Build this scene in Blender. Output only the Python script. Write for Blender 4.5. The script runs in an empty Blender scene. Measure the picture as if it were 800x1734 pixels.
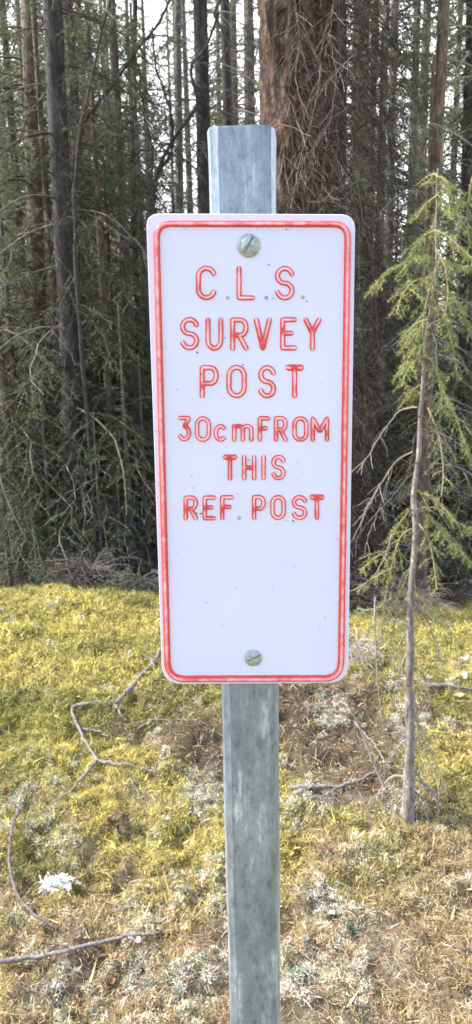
import bpy, math, random
import numpy as np
from mathutils import Matrix, Vector
rng = np.random.default_rng(7)
random.seed(7)
C = bpy.context.scene.collection
PI = math.pi

# ------------------------------------------------------------------ camera geometry
F, CX, CY = 1252.0, 400.0, 867.0
CAM = np.array([0.0, 0.0, 1.40])
dn = np.array([98.0, 5298.0, 1252.0]); dn /= np.linalg.norm(dn)
Zw = -dn
Yw = np.array([0, 0, 1.0]) - Zw * Zw[2]; Yw /= np.linalg.norm(Yw)
Xw = np.cross(Yw, Zw)
RW = np.array([Xw, Yw, Zw])            # photo axes (right, down, forward) -> world

def ray(px, py):
    return RW @ np.array([(px - CX) / F, (py - CY) / F, 1.0])
def at(px, py, Y):
    d = ray(px, py); return CAM + d * (Y / d[1])
def azim(px, Y, py=571):
    p = at(px, py, Y); return p[0], p[1]

# ------------------------------------------------------------------ noise
def _hash(ix, iy, iz, seed):
    h = (ix.astype(np.int64) * 374761393 + iy.astype(np.int64) * 668265263 + iz.astype(np.int64) * 2147483647 + seed * 144665) & 0xffffffff
    h = ((h ^ (h >> 13)) * 1274126177) & 0xffffffff
    h = ((h ^ (h >> 16)) * 2246822519) & 0xffffffff
    return ((h ^ (h >> 15)) & 0xffffff) / float(0xffffff)
def vn(x, y, z=0.0, seed=0):
    x = np.asarray(x, float); y = np.asarray(y, float); z = np.asarray(z, float) + np.zeros_like(x)
    x0, y0, z0 = np.floor(x), np.floor(y), np.floor(z)
    fx, fy, fz = x - x0, y - y0, z - z0
    fx = fx*fx*(3-2*fx); fy = fy*fy*(3-2*fy); fz = fz*fz*(3-2*fz)
    r = 0
    for i in (0, 1):
        for j in (0, 1):
            for k in (0, 1):
                w = (fx if i else 1-fx) * (fy if j else 1-fy) * (fz if k else 1-fz)
                r = r + w * _hash(x0+i, y0+j, z0+k, seed)
    return r
def fbm(x, y, z=0.0, seed=0, o=3):
    r, a, s = 0, 0.5, 0
    for i in range(o):
        r = r + a * vn(np.asarray(x)*2**i, np.asarray(y)*2**i, np.asarray(z)*2**i, seed+i); s += a; a *= .5
    return r / s
def unit(v):
    return v / np.maximum(np.linalg.norm(v, axis=-1, keepdims=True), 1e-9)
def smooth(a, b, x):
    t = np.clip((x-a)/(b-a), 0, 1); return t*t*(3-2*t)

# ------------------------------------------------------------------ mesh builder
class MB:
    def __init__(s): s.v=[]; s.f={3:[],4:[]}; s.n=0; s.c=[]; s.big=[]
    def add(s, v, faces, col=None):
        v = np.asarray(v, float).reshape(-1, 3)
        f = np.asarray(faces)
        if len(f): s.f[f.shape[1]].append(f + s.n)
        s.v.append(v); s.n += len(v)
        if col is None: col = np.ones((len(v), 3))*.5
        s.c.append(np.broadcast_to(np.asarray(col, float), (len(v), 3)))
        return s
    def build(s, name, mat, parent=None, base=(0,0,0), smooth_=True):
        v = np.concatenate(s.v) - np.asarray(base)
        me = bpy.data.meshes.new(name)
        tri = np.concatenate(s.f[3]) if s.f[3] else np.zeros((0,3), int)
        quad = np.concatenate(s.f[4]) if s.f[4] else np.zeros((0,4), int)
        me.vertices.add(len(v)); me.vertices.foreach_set('co', v.astype(np.float32).ravel())
        nl = tri.size + quad.size
        me.loops.add(nl); me.loops.foreach_set('vertex_index', np.concatenate([tri.ravel(), quad.ravel()]).astype(np.int32))
        np_ = len(tri)+len(quad)
        me.polygons.add(np_)
        st = np.concatenate([np.arange(len(tri))*3, tri.size + np.arange(len(quad))*4]).astype(np.int32)
        me.polygons.foreach_set('loop_start', st)
        me.polygons.foreach_set('use_smooth', np.full(np_, smooth_))
        me.update(calc_edges=True); me.validate()
        c = np.concatenate(s.c)
        at_ = me.color_attributes.new('col', 'FLOAT_COLOR', 'POINT')
        at_.data.foreach_set('color', np.concatenate([c, np.ones((len(c),1))], 1).astype(np.float32).ravel())
        me.materials.append(mat)
        o = bpy.data.objects.new(name, me); C.objects.link(o)
        if parent is not None: o.parent = parent
        return o

def tubes(mb, P, R, sides=3, col=None, cap=True):
    """P (N,K,3) paths, R (N,K) radii"""
    P = np.asarray(P, float); R = np.asarray(R, float)
    N, K, _ = P.shape
    T = np.gradient(P, axis=1); T = unit(T)
    ref = np.zeros_like(T); main = np.abs(T.mean(1, keepdims=True))
    ax = np.argmin(main, axis=2)
    for k in range(3): ref[..., k] = (ax == k)
    A = unit(np.cross(T, ref)); B = np.cross(T, A)
    th = np.arange(sides)*2*PI/sides
    V = P[:, :, None, :] + R[:, :, None, None]*(np.cos(th)[None,None,:,None]*A[:, :, None, :] + np.sin(th)[None,None,:,None]*B[:, :, None, :])
    idx = np.arange(N*K*sides).reshape(N, K, sides)
    a = idx[:, :-1]; b = idx[:, 1:]
    q = np.stack([a, np.roll(a, -1, 2), np.roll(b, -1, 2), b], -1).reshape(-1, 4)
    c = None
    if col is not None:
        col = np.asarray(col, float)
        c = np.repeat(col, K*sides, axis=0) if col.ndim == 2 else col
    mb.add(V.reshape(-1, 3), q, c)

def blades(mb, P, D, L, W, col, bend=None, curve=0.0):
    """single bent blade: 5 verts, 3 tris"""
    N = len(P)
    D = unit(D); side = unit(np.cross(D, rng.normal(size=(N,3))))
    L = np.broadcast_to(L, (N,))[:,None]; W = np.broadcast_to(W, (N,))[:,None]
    b = rng.normal(size=(N,3))*curve if bend is None else bend
    mid = P + D*L*.5; tip = P + D*L*.92 + b*L
    V = np.stack([P - side*W*.5, P + side*W*.5, mid - side*W*.45, mid + side*W*.45, tip], 1)
    i = np.arange(N)[:,None]*5
    t = np.concatenate([i+[0,1,3], i+[0,3,2], i+[2,3,4]], 0)
    mb.add(V.reshape(-1,3), t, np.repeat(col, 5, axis=0) if np.ndim(col)==2 else col)

def needles(mb, P, D, L, W, col):
    N = len(P)
    D = unit(D); side = unit(np.cross(D, rng.normal(size=(N,3))))
    L = np.broadcast_to(L, (N,))[:,None]; W = np.broadcast_to(W, (N,))[:,None]
    V = np.stack([P - side*W*.5, P + side*W*.5, P + D*L], 1)
    t = np.arange(N*3).reshape(N, 3)
    mb.add(V.reshape(-1,3), t, np.repeat(col, 3, axis=0))

def psample(P, s):
    """P (N,K,3), s (N,M) in 0..1 -> positions, tangents (N,M,3)"""
    N, K, _ = P.shape
    x = s*(K-1); i = np.clip(x.astype(int), 0, K-2); f = (x-i)[..., None]
    n = np.arange(N)[:, None]
    a, b = P[n, i], P[n, i+1]
    return a*(1-f)+b*f, unit(b-a)

# ------------------------------------------------------------------ materials
def newmat(name):
    m = bpy.data.materials.new(name); m.use_nodes = True
    nt = m.node_tree; nt.nodes.clear()
    out = nt.nodes.new('ShaderNodeOutputMaterial'); b = nt.nodes.new('ShaderNodeBsdfPrincipled')
    nt.links.new(b.outputs[0], out.inputs[0])
    return m, nt, b, out
def N_(nt, t, **k):
    n = nt.nodes.new('ShaderNode'+t)
    for a, v in k.items():
        if a in n.inputs.keys() if hasattr(n.inputs,'keys') else False: n.inputs[a].default_value = v
        else: setattr(n, a, v)
    return n
def noise(nt, scale, detail=4, rough=.6, vec=None, coord='Object', mapscale=None):
    tc = nt.nodes.new('ShaderNodeTexCoord'); src = tc.outputs[coord]
    if mapscale:
        mp = nt.nodes.new('ShaderNodeMapping'); mp.inputs['Scale'].default_value = mapscale
        nt.links.new(src, mp.inputs[0]); src = mp.outputs[0]
    n = nt.nodes.new('ShaderNodeTexNoise'); n.inputs['Scale'].default_value = scale
    n.inputs['Detail'].default_value = detail; n.inputs['Roughness'].default_value = rough
    nt.links.new(src, n.inputs['Vector']); return n
def ramp(nt, fac, stops):
    r = nt.nodes.new('ShaderNodeValToRGB'); e = r.color_ramp.elements
    while len(e) < len(stops): e.new(.5)
    for i, (p, c) in enumerate(stops): e[i].position = p; e[i].color = (*c, 1) if len(c)==3 else c
    nt.links.new(fac, r.inputs[0]); return r
def mix(nt, a, b, fac, mode='MIX'):
    m = nt.nodes.new('ShaderNodeMix'); m.data_type='RGBA'; m.blend_type=mode
    for s, i in ((a, 6), (b, 7), (fac, 0)):
        if hasattr(s, 'links'): nt.links.new(s, m.inputs[i])
        else: m.inputs[i].default_value = (*s, 1) if isinstance(s, tuple) else s
    return m.outputs[2]
def bump(nt, b, h, strength=.5, dist=.01):
    n = nt.nodes.new('ShaderNodeBump'); n.inputs['Strength'].default_value=strength; n.inputs['Distance'].default_value=dist
    nt.links.new(h, n.inputs['Height']); nt.links.new(n.outputs[0], b.inputs['Normal'])

def bark_mat(name, c1, c2, c3, sc=1.0, lichen=None):
    m, nt, b, o = newmat(name)
    n1 = noise(nt, 14*sc, 6, .7, mapscale=(1,1,.35)); n2 = noise(nt, 60*sc, 4, .7, mapscale=(1,1,.3))
    r = ramp(nt, n1.outputs[0], [(.3,c1),(.5,c2),(.72,c3)])
    r2 = ramp(nt, n2.outputs[0], [(.35,(.45,.42,.4)),(.6,(1.1,1.1,1.1))])
    c = mix(nt, r.outputs[0], r2.outputs[0], .8, 'MULTIPLY')
    if lichen:
        n3 = noise(nt, 9*sc, 5, .7); rr = ramp(nt, n3.outputs[0], [(.56,(0,0,0)),(.66,(1,1,1))])
        c = mix(nt, c, lichen, rr.outputs[0])
    nt.links.new(c, b.inputs['Base Color']); b.inputs['Roughness'].default_value=.9
    bump(nt, b, n2.outputs[0], .9, .006/sc)
    return m
def col_mat(name, rough=.8, trans=0.0, vary=60, spec=.3, lo=.75, hi=1.2, objvar=0.0):
    m, nt, b, o = newmat(name)
    a = nt.nodes.new('ShaderNodeAttribute'); a.attribute_name='col'
    n = noise(nt, vary, 2, .6); r = ramp(nt, n.outputs[0], [(.3,(lo,)*3),(.7,(hi,)*3)])
    c = mix(nt, a.outputs['Color'], r.outputs[0], 1.0, 'MULTIPLY')
    if objvar:
        oi = nt.nodes.new('ShaderNodeObjectInfo'); rr = ramp(nt, oi.outputs['Random'], [(0,(1-objvar,1-objvar,1-objvar*.6)),(1,(1+objvar,1+objvar*.8,1))])
        c = mix(nt, c, rr.outputs[0], 1.0, 'MULTIPLY')
    nt.links.new(c, b.inputs['Base Color']); b.inputs['Roughness'].default_value=rough
    b.inputs['Specular IOR Level'].default_value = spec
    if trans:
        t = nt.nodes.new('ShaderNodeBsdfTranslucent'); nt.links.new(c, t.inputs[0])
        ms = nt.nodes.new('ShaderNodeMixShader'); ms.inputs[0].default_value = trans
        nt.links.new(b.outputs[0], ms.inputs[1]); nt.links.new(t.outputs[0], ms.inputs[2]); nt.links.new(ms.outputs[0], o.inputs[0])
    return m

M = {}
M['bark_grey'] = bark_mat('bark_grey', (.06,.05,.045), (.15,.13,.12), (.28,.25,.235), 1.5, (.26,.275,.23))
M['bark_dark'] = bark_mat('bark_dark', (.016,.013,.013), (.048,.041,.04), (.12,.108,.105), 1.5)
M['bark_brown'] = bark_mat('bark_brown', (.05,.032,.025), (.14,.10,.08), (.26,.21,.175), 1.6)
M['bark_red'] = bark_mat('bark_red', (.010,.006,.005), (.035,.019,.014), (.30,.16,.10), 2.6)
M['bark_tan'] = bark_mat('bark_tan', (.035,.024,.02), (.12,.08,.06), (.30,.22,.16), 2.2)
M['bark_sapling'] = bark_mat('bark_sapling', (.09,.07,.06), (.20,.17,.15), (.33,.29,.26), 4, (.36,.36,.31))
M['twig'] = col_mat('twig', .9, 0, 40, .1)
M['foliage'] = col_mat('foliage', .6, .4, 3, .3, .6, 1.35, .22)
M['foliage_near'] = col_mat('foliage_near', .55, .3, 12, .3, .75, 1.25)
M['moss'] = col_mat('moss', .75, .35, 25, .15, .75, 1.2)
M['lichen'] = col_mat('lichen', .9, .15, 30, .1, .8, 1.1)
M['litter'] = col_mat('litter', .85, .1, 20, .15, .7, 1.2)
M['stick'] = bark_mat('stick', (.08,.065,.06), (.20,.175,.16), (.36,.33,.31), 9)
M['stick_dark'] = bark_mat('stick_dark', (.05,.04,.035), (.13,.11,.10), (.24,.21,.19), 6)
M['leaf'] = col_mat('leaf', .7, .2, 50, .3)

def tag(o, label=None, cat=None, group=None, kind=None):
    if label: o['label'] = label
    if cat: o['category'] = cat
    if group: o['group'] = group
    if kind: o['kind'] = kind
    return o
def empty(name, loc, rz=0):
    o = bpy.data.objects.new(name, None); C.objects.link(o); o.location = loc; o.rotation_euler = (0,0,rz); o.empty_display_size=.1
    return o

# ------------------------------------------------------------------ terrain
def H(x, y, fine=True):
    x = np.asarray(x, float); y = np.asarray(y, float)
    h = .11*smooth(2.0, 3.5, y)*smooth(.3, -.9, x) + .05*smooth(1.8, 3.0, y)
    h = h + (fbm(x*.8+3, y*.8, 0, 5, 2)-.5)*.10
    crest = 3.42 - .15*smooth(-.8,.8,x)
    far = smooth(crest, crest+1.2, y)
    h = h - far*.32 + (fbm(x*.25, y*.25, 0, 9, 2)-.5)*.5*smooth(5, 14, y)
    if fine:
        b = fbm(x*6, y*6, 0, 21, 3); c = fbm(x*17, y*17, 0, 31, 3)
        h = h + (b-.5)*.085 + (np.abs(c-.5)*-2+.5)*.045
        h = h - .02*smooth(.42,.30, fbm(x*9, y*9, 2, 77, 2))
    return h
def gpt(px, py):
    d = ray(px, py); t = 1.0
    for _ in range(60):
        p = CAM + d*t; g = float(H(p[0], p[1])); t += (p[2]-g)/(-d[2])*.7
    return CAM + d*t

# ground cover zones (from spots seen on the ground)
ZT = {'lichen': [], 'litter': [], 'dark': [], 'moss': [], 'tan': []}
def spot(kind, px, py, r, w=1.0):
    p = gpt(px, py); ZT[kind].append((p[0], p[1], r, w))
for a in [(60,1370,.12),(240,1345,.11),(330,1350,.10),(120,1400,.07),(580,1370,.15),(540,1350,.12),(640,1360,.10),(270,1560,.08),(330,1540,.08),(350,1600,.08),
          (640,1590,.08),(520,1500,.07),(545,1530,.06),(590,1660,.07),(500,1650,.08),(650,1570,.05),(540,1235,.04),(320,1640,.07),(60,1690,.05),(250,1660,.05),(540,1700,.05),(560,1210,.1),(700,1240,.08)]: spot('lichen', *a)
for a in [(500,1210,.22),(560,1260,.18),(620,1290,.15),(520,1190,.25),(600,1230,.25),(660,1190,.2),(720,1210,.2),(340,1270,.16),(300,1230,.16),(370,1310,.12),(570,1290,.12),(130,1600,.08),(640,1320,.15)]: spot('litter', *a)
for a in [(590,1195,.12),(625,1330,.07),(540,1290,.08),(350,1270,.10),(520,1230,.15),(200,1240,.08),(150,1450,.04),(215,1500,.05),(380,1570,.05),(485,1715,.05)]: spot('dark', *a)
for a in [(140,1660,.25),(60,1620,.15),(240,1690,.25),(350,1690,.2),(560,1600,.2),(700,1640,.25),(770,1560,.22),(740,1700,.25),(620,1700,.2),(770,1450,.15),(30,1530,.08),(560,1440,.08),(750,1620,.2),(790,1500,.2)]: spot('tan', *a)
for a in [(100,1100,.9),(200,1030,.7),(60,1250,.3),(200,1460,.22),(120,1440,.15),(300,1440,.22),(560,1410,.14),(640,1470,.16),(660,1430,.15),(760,1300,.2),(740,1260,.2),(330,1400,.1),(780,1380,.2),(600,1440,.12),(260,1520,.14),(620,1200,.1),(60,1470,.1)]: spot('moss', *a)
def zone(kind, x, y):
    r = np.zeros_like(np.asarray(x, float))
    for (a, b, s, w) in ZT[kind]: r = np.maximum(r, w*np.exp(-(((x-a)**2 + ((y-b)*.8)**2)/(s*s))))
    return r

# ------------------------------------------------------------------ ground sheets
def grid(xs, ys, fine=True):
    X, Y = np.meshgrid(xs, ys); Z = H(X, Y, fine)
    idx = np.arange(X.size).reshape(X.shape)
    q = np.stack([idx[:-1,:-1], idx[:-1,1:], idx[1:,1:], idx[1:,:-1]], -1).reshape(-1,4)
    return np.stack([X,Y,Z],-1).reshape(-1,3), q
def axis(a, b, step, lo, hi, g=1.16):
    core = list(np.arange(a, b+1e-6, step)); s=step; x=a; L=[]
    while x > lo: s*=g; x-=s; L.append(x)
    s=step; x=b; R=[]
    while x < hi: s*=g; x+=s; R.append(x)
    return np.array(L[::-1]+core+R)
m, nt, b, o = newmat('forest_floor')
a = nt.nodes.new('ShaderNodeAttribute'); a.attribute_name='col'
n1 = noise(nt, 45, 6, .75); r1 = ramp(nt, n1.outputs[0], [(.3,(.35,.33,.3)),(.5,(.9,.9,.9)),(.7,(1.5,1.45,1.4))])
n2 = noise(nt, 220, 3, .7)
c = mix(nt, a.outputs['Color'], r1.outputs[0], .9, 'MULTIPLY'); nt.links.new(c, b.inputs['Base Color'])
b.inputs['Roughness'].default_value=.95; bump(nt, b, n1.outputs[0], .8, .015); M['floor']=m
def ground_col(x, y):
    n = fbm(x*5, y*5, 0, 51, 3)[..., None]; n2 = fbm(x*23, y*23, 0, 52, 2)[..., None]
    base = np.array([.26,.21,.07])*(.6+.7*n)
    tan = np.array([.22,.165,.115])*(.6+.8*n2); lit = np.array([.09,.058,.042])*(.5+.9*n2)
    lic = np.array([.20,.18,.13])*(.5+.8*n2); dk = np.array([.04,.03,.02])
    z = lambda k: np.clip(zone(k, x, y)*1.1, 0, 1)[..., None]
    c = base
    for k, q in (('tan', tan), ('litter', lit), ('lichen', lic), ('dark', dk)): c = c*(1-z(k)*.8) + q*z(k)*.8
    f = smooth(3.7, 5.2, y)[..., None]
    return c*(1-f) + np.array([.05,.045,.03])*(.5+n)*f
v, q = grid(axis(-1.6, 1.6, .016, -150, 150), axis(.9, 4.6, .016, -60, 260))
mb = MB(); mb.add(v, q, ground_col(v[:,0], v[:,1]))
g = mb.build('ground', M['floor']); tag(g, 'mossy forest ground rising to a low crest', 'ground', kind='structure')

# ------------------------------------------------------------------ moss, lichen, litter
def scatter(n, x0, x1, y0, y1):
    return rng.uniform(x0, x1, n), rng.uniform(y0, y1, n)
def in_view(x, y, m=1.25):
    return np.abs(x) < .36*y*m + .15
# moss carpet
def moss_pts(n, x0, x1, y0, y1, thresh=.0):
    x, y = scatter(n, x0, x1, y0, y1)
    w = .62 + .75*zone('moss', x, y) - .12*zone('tan', x, y) - .75*zone('litter', x, y) - .7*zone('lichen', x, y) - 1.4*zone('dark', x, y)
    w = w + (fbm(x*9, y*9, 0, 61, 3)-.5)*2.0
    k = rng.random(n) < np.clip(w, 0.03, 1)
    return x[k], y[k]
mb = MB()
for (n, x0, x1, y0, y1, L, W) in ((420000, -.95, .95, 1.0, 2.6, .013, .0026), (260000, -1.8, 1.8, 2.4, 4.6, .018, .0042), (40000, -3.5, 3.5, .2, 5.2, .035, .007)):
    x, y = moss_pts(n, x0, x1, y0, y1)
    k = in_view(x, y) | (L > .03); x, y = x[k], y[k]
    z = H(x, y)
    D = rng.normal(size=(len(x),3))*.75; D[:,2] = np.abs(D[:,2])*.6 + .45
    hue = fbm(x*4, y*4, 0, 71, 3); t = smooth(.35,.65,hue)[:,None]; r = rng.random((len(x),1))
    c = (np.array([.68,.60,.19])*t + np.array([.40,.39,.12])*(1-t))*(.34+.98*r)
    og = (zone('tan', x, y)*.8)[:,None]; c = c*(1-og) + np.array([.60,.46,.29])*(.5+.8*r)*og
    pick = (rng.random(len(x)) < .12)[:,None]; c = np.where(pick, np.array([.52,.40,.22])*(.5+.8*r), c)
    P = np.stack([x, y, z+rng.uniform(-.006,.010,len(x))], 1)
    blades(mb, P, D, L*rng.uniform(.5,1.5,len(x)), W*rng.uniform(.5,1.3,len(x)), c, curve=.35)
tag(mb.build('moss', M['moss'], smooth_=False), 'yellow green feather moss carpeting the forest floor', 'moss', kind='stuff')
# lichen cushions
def lichen(n, x0, x1, y0, y1, sc):
    x, y = scatter(n, x0, x1, y0, y1)
    w = .05 + 1.0*zone('lichen', x, y) + .22*zone('tan', x, y) + .10*zone('litter',x,y) - .5*zone('dark',x,y)
    w = w*smooth(.46,.60, fbm(x*8, y*8, 0, 81, 2))*1.6
    k = (rng.random(n) < w) & in_view(x, y); x, y = x[k], y[k]
    n = len(x); m = 64
    z = H(x, y)
    P0 = np.stack([x, y, z], 1)
    r = rng.uniform(.008,.022,n)*sc
    D = rng.normal(size=(n,m,3)); D[...,2] = np.abs(D[...,2])*1.0+.15; D = unit(D)
    P = P0[:,None,:] + D*r[:,None,None]*rng.uniform(.3,1,(n,m,1))
    cc = np.where(rng.random((n,1))<.30, np.array([[.50,.52,.40]]), np.array([[.76,.72,.58]]))
    cc = np.where(rng.random((n,1))<.10, np.array([[.17,.24,.15]]), cc)
    c = (cc[:,None,:]*rng.uniform(.6,1.15,(n,m,1))).reshape(-1,3)
    blades(mb, P.reshape(-1,3), (D+rng.normal(size=D.shape)*.7).reshape(-1,3), .0075*sc*rng.uniform(.5,1.3,n*m), .0023*sc*rng.uniform(.6,1.3,n*m), c, curve=.5)
mb = MB(); lichen(10500, -1.0, 1.0, 1.0, 2.7, 1.0); lichen(4500, -1.7, 1.7, 2.6, 4.2, 1.5)
tag(mb.build('lichen', M['lichen'], smooth_=False), 'pale grey reindeer lichen tufts among the moss', 'lichen', kind='stuff')
# straw / needle litter
mb = MB()
def litter(n, x0, x1, y0, y1, r0, long=1.0):
    x, y = scatter(n, x0, x1, y0, y1)
    w = .10 + .9*zone('tan',x,y) + .9*zone('litter',x,y) + .35*zone('lichen',x,y)
    k = (rng.random(n) < w) & in_view(x, y); x, y = x[k], y[k]; n = len(x)
    a = rng.uniform(0, 2*PI, n); L = rng.uniform(.012,.05,n)*long
    s = np.linspace(-.5,.5,5)[None,:]
    cv = rng.normal(size=n)[:,None]*.35
    dx = np.cos(a)[:,None]*s - np.sin(a)[:,None]*cv*(s*s-.1); dy = np.sin(a)[:,None]*s + np.cos(a)[:,None]*cv*(s*s-.1)
    X = x[:,None]+dx*L[:,None]; Y = y[:,None]+dy*L[:,None]
    Z = H(X, Y, True)*.5 + H(x, y)[:,None]*.5 + rng.uniform(.004,.02,n)[:,None] + s*rng.normal(size=n)[:,None]*.3*L[:,None]
    R = r0*rng.uniform(.5,1.4,n)[:,None]*np.array([.6,1,1,.9,.4])[None,:]
    t = rng.random((n,1)); c = np.where(t<.5-.45*zone('litter',x,y)[:,None], np.array([[.48,.36,.22]]), np.where(t<.85, np.array([[.24,.145,.095]]), np.array([[.60,.53,.42]])))*rng.uniform(.5,1.15,(n,1))
    tubes(mb, np.stack([X,Y,Z],-1), R, 3, c)
litter(34000, -1, 1, 1.0, 2.7, .0009, .8); litter(6000, -1.7, 1.7, 2.5, 4.2, .0016, 1.3)
tag(mb.build('needle_litter', M['litter']), 'tan dead stalks and needles littering the ground', 'litter', kind='stuff')

# ------------------------------------------------------------------ survey post and sign
def smesh(col_paint, name, worn_highlight):
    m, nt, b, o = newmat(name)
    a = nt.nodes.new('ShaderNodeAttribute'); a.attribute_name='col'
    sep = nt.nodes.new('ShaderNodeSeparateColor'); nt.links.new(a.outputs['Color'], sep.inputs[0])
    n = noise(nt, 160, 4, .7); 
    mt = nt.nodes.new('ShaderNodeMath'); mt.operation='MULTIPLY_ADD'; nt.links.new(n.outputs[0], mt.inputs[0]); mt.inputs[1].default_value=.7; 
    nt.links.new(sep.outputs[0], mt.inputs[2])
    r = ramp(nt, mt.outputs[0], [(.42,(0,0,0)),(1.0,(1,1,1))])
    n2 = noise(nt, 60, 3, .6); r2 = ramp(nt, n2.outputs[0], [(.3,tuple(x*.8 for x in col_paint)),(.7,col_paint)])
    c = mix(nt, r2.outputs[0], worn_highlight, r.outputs[0]); nt.links.new(c, b.inputs['Base Color'])
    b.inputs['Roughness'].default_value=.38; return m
M['red_paint'] = smesh((.70,.05,.045), 'red_paint', (.84,.50,.54))  # pale pink crest colour: paint wear plus a highlight painted in
m, nt, b, o = newmat('white_paint_sky_tint')
n = noise(nt, 9, 5, .6); r = ramp(nt, n.outputs[0], [(.35,(.64,.63,.79)),(.7,(.68,.67,.83))])  # lavender cast of the blue sky mixed into the white paint
n2 = noise(nt, 240, 2, .5); r2 = ramp(nt, n2.outputs[0], [(.70,(1,1,1)),(.76,(.72,.69,.66))])
nt.links.new(mix(nt, r.outputs[0], r2.outputs[0], .7, 'MULTIPLY'), b.inputs['Base Color']); b.inputs['Roughness'].default_value=.42
nb = noise(nt, 5, 3, .5); bump(nt, b, nb.outputs[0], .12, .02); M['white']=m
m, nt, b, o = newmat('galvanised')
n = noise(nt, 42, 6, .75, mapscale=(1,1,.16)); n2 = noise(nt, 150, 5, .8, mapscale=(1,1,.5)); n3 = noise(nt, 7, 3, .6, mapscale=(1,1,.35))
r = ramp(nt, n.outputs[0], [(.30,(.10,.12,.155)),(.42,(.20,.235,.29)),(.56,(.27,.31,.37)),(.68,(.62,.66,.73))])
r2 = ramp(nt, n2.outputs[0], [(.3,(.5,.5,.52)),(.47,(1,1,1)),(.66,(1.35,1.35,1.35))])
r3 = ramp(nt, n3.outputs[0], [(.35,(.62,.66,.72)),(.65,(1.15,1.15,1.15))])
c = mix(nt, r.outputs[0], r2.outputs[0], .8, 'MULTIPLY'); c = mix(nt, c, r3.outputs[0], 1.0, 'MULTIPLY'); nt.links.new(c, b.inputs['Base Color'])
b.inputs['Metallic'].default_value=.6
rr = ramp(nt, n.outputs[0], [(.3,(.38,)*3),(.7,(.62,)*3)]); nt.links.new(rr.outputs[0], b.inputs['Roughness'])
bump(nt, b, n2.outputs[0], .25, .002); M['galv']=m
m, nt, b, o = newmat('screw_steel')
n = noise(nt, 260, 5, .8); r = ramp(nt, n.outputs[0], [(.3,(.14,.16,.15)),(.5,(.36,.39,.38)),(.7,(.6,.62,.62))])
nt.links.new(r.outputs[0], b.inputs['Base Color']); b.inputs['Metallic'].default_value=.45; b.inputs['Roughness'].default_value=.5; bump(nt, b, n.outputs[0], .4, .0006); M['screw']=m
m, nt, b, o = newmat('slot_dark'); b.inputs['Base Color'].default_value=(.05,.05,.045,1); b.inputs['Roughness'].default_value=.8; M['slot']=m
m, nt, b, o = newmat('dirt'); n = noise(nt, 400, 2, .5); r = ramp(nt, n.outputs[0], [(.3,(.05,.04,.04)),(.7,(.16,.14,.14))]); nt.links.new(r.outputs[0], b.inputs['Base Color']); M['dirt']=m
m, nt, b, o = newmat('dull_metal_dot'); n = noise(nt, 300, 2, .5); r = ramp(nt, n.outputs[0], [(.3,(.25,.26,.30)),(.7,(.5,.5,.56))]); nt.links.new(r.outputs[0], b.inputs['Base Color']); b.inputs['Roughness'].default_value=.5; M['dot']=m

S0 = CAM + ray(428, 765)*0.570
vd = np.array([94.5, 5650.0, 1252.0]); vd /= np.linalg.norm(vd); vdir = -(RW @ vd)       # sign's up
ud = np.cross(np.array([0,1.0,0]), vdir); ud = unit(ud)                                     # sign's right
nrm = np.cross(ud, vdir)
if nrm[1] > 0: nrm = -nrm
def sp(px, py, h=0.0):
    d = ray(px, py); t = np.dot(S0 - CAM, nrm)/np.dot(d, nrm); return CAM + d*t + nrm*h
Pp = S0 + np.array([0, 1, 0])*.0065                                     # front face of the post at the sign centre
def post_px(py):  return 412 + (py-215)*22/1515
dd = ray(post_px(765), 765); Pp = CAM + dd*(Pp[1]/dd[1])
w2 = .0240
dtop = ray(412, 214); ztop = CAM[2] + dtop[2]*(Pp[1]/dtop[1])
root = empty('survey_post', (Pp[0], Pp[1]+w2, float(H(Pp[0], Pp[1]+w2))))
tag(root, 'galvanised metal post carrying a white survey sign with red raised lettering', 'survey post')
base = np.array(root.location)
# tube: rounded square, slightly turned, rim a little mushroomed
def rsq(hw, r, n=3):
    pts = []
    for cx, cy, a0 in ((1,1,0),(-1,1,90),(-1,-1,180),(1,-1,270)):
        for k in range(n):
            a = math.radians(a0+90*k/(n-1)); pts.append((cx*(hw-r)+r*math.cos(a), cy*(hw-r)+r*math.sin(a)))
    return np.array(pts)
mb = MB()
tw = math.radians(-5.0); rot = np.array([[math.cos(tw), -math.sin(tw)],[math.sin(tw), math.cos(tw)]])
outer = rsq(w2, .0080) @ rot.T; inner = rsq(w2-.003, .0066) @ rot.T
zs = np.concatenate([[-.25], np.linspace(0, ztop-.03, 60), np.linspace(ztop-.025, ztop-.004, 8), [ztop-.0015, ztop-.0004, ztop]])
rings = []
for z in zs:
    fl = 1 + .025*math.exp(-((ztop-z)/.006)); k = outer*fl
    k = k + (np.stack([vn(outer[:,0]*60, outer[:,1]*60, np.full(len(outer), z*14), 3), vn(outer[:,0]*60, outer[:,1]*60, np.full(len(outer), z*14), 4)],1)-.5)*.0009
    if z > ztop-.002:
        k = k*(1-.012*(z-(ztop-.002))/.002)
    zz = z + (0 if z < ztop-.02 else (vn(outer[:,0]*90, outer[:,1]*90, 0, 8)-.5)*.0022)
    rings.append(np.column_stack([k, np.broadcast_to(zz, len(k))]))
for z in (ztop-.0005, ztop-.03, ztop-.3): rings.append(np.column_stack([inner*(1.03 if z>ztop-.01 else 1), np.full(len(inner), z)]))
A = np.array(rings); n = A.shape[1]; A[:,:,0] += base[0]; A[:,:,1] += base[1]; A[:len(zs),:,2] += 0
idx = np.arange(A.shape[0]*n).reshape(A.shape[0], n)
q = np.stack([idx[:-1], np.roll(idx[:-1],-1,1), np.roll(idx[1:],-1,1), idx[1:]], -1).reshape(-1,4)
mb.add(A.reshape(-1,3), q); post = mb.build('post', M['galv'], root, base, smooth_=False)

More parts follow.
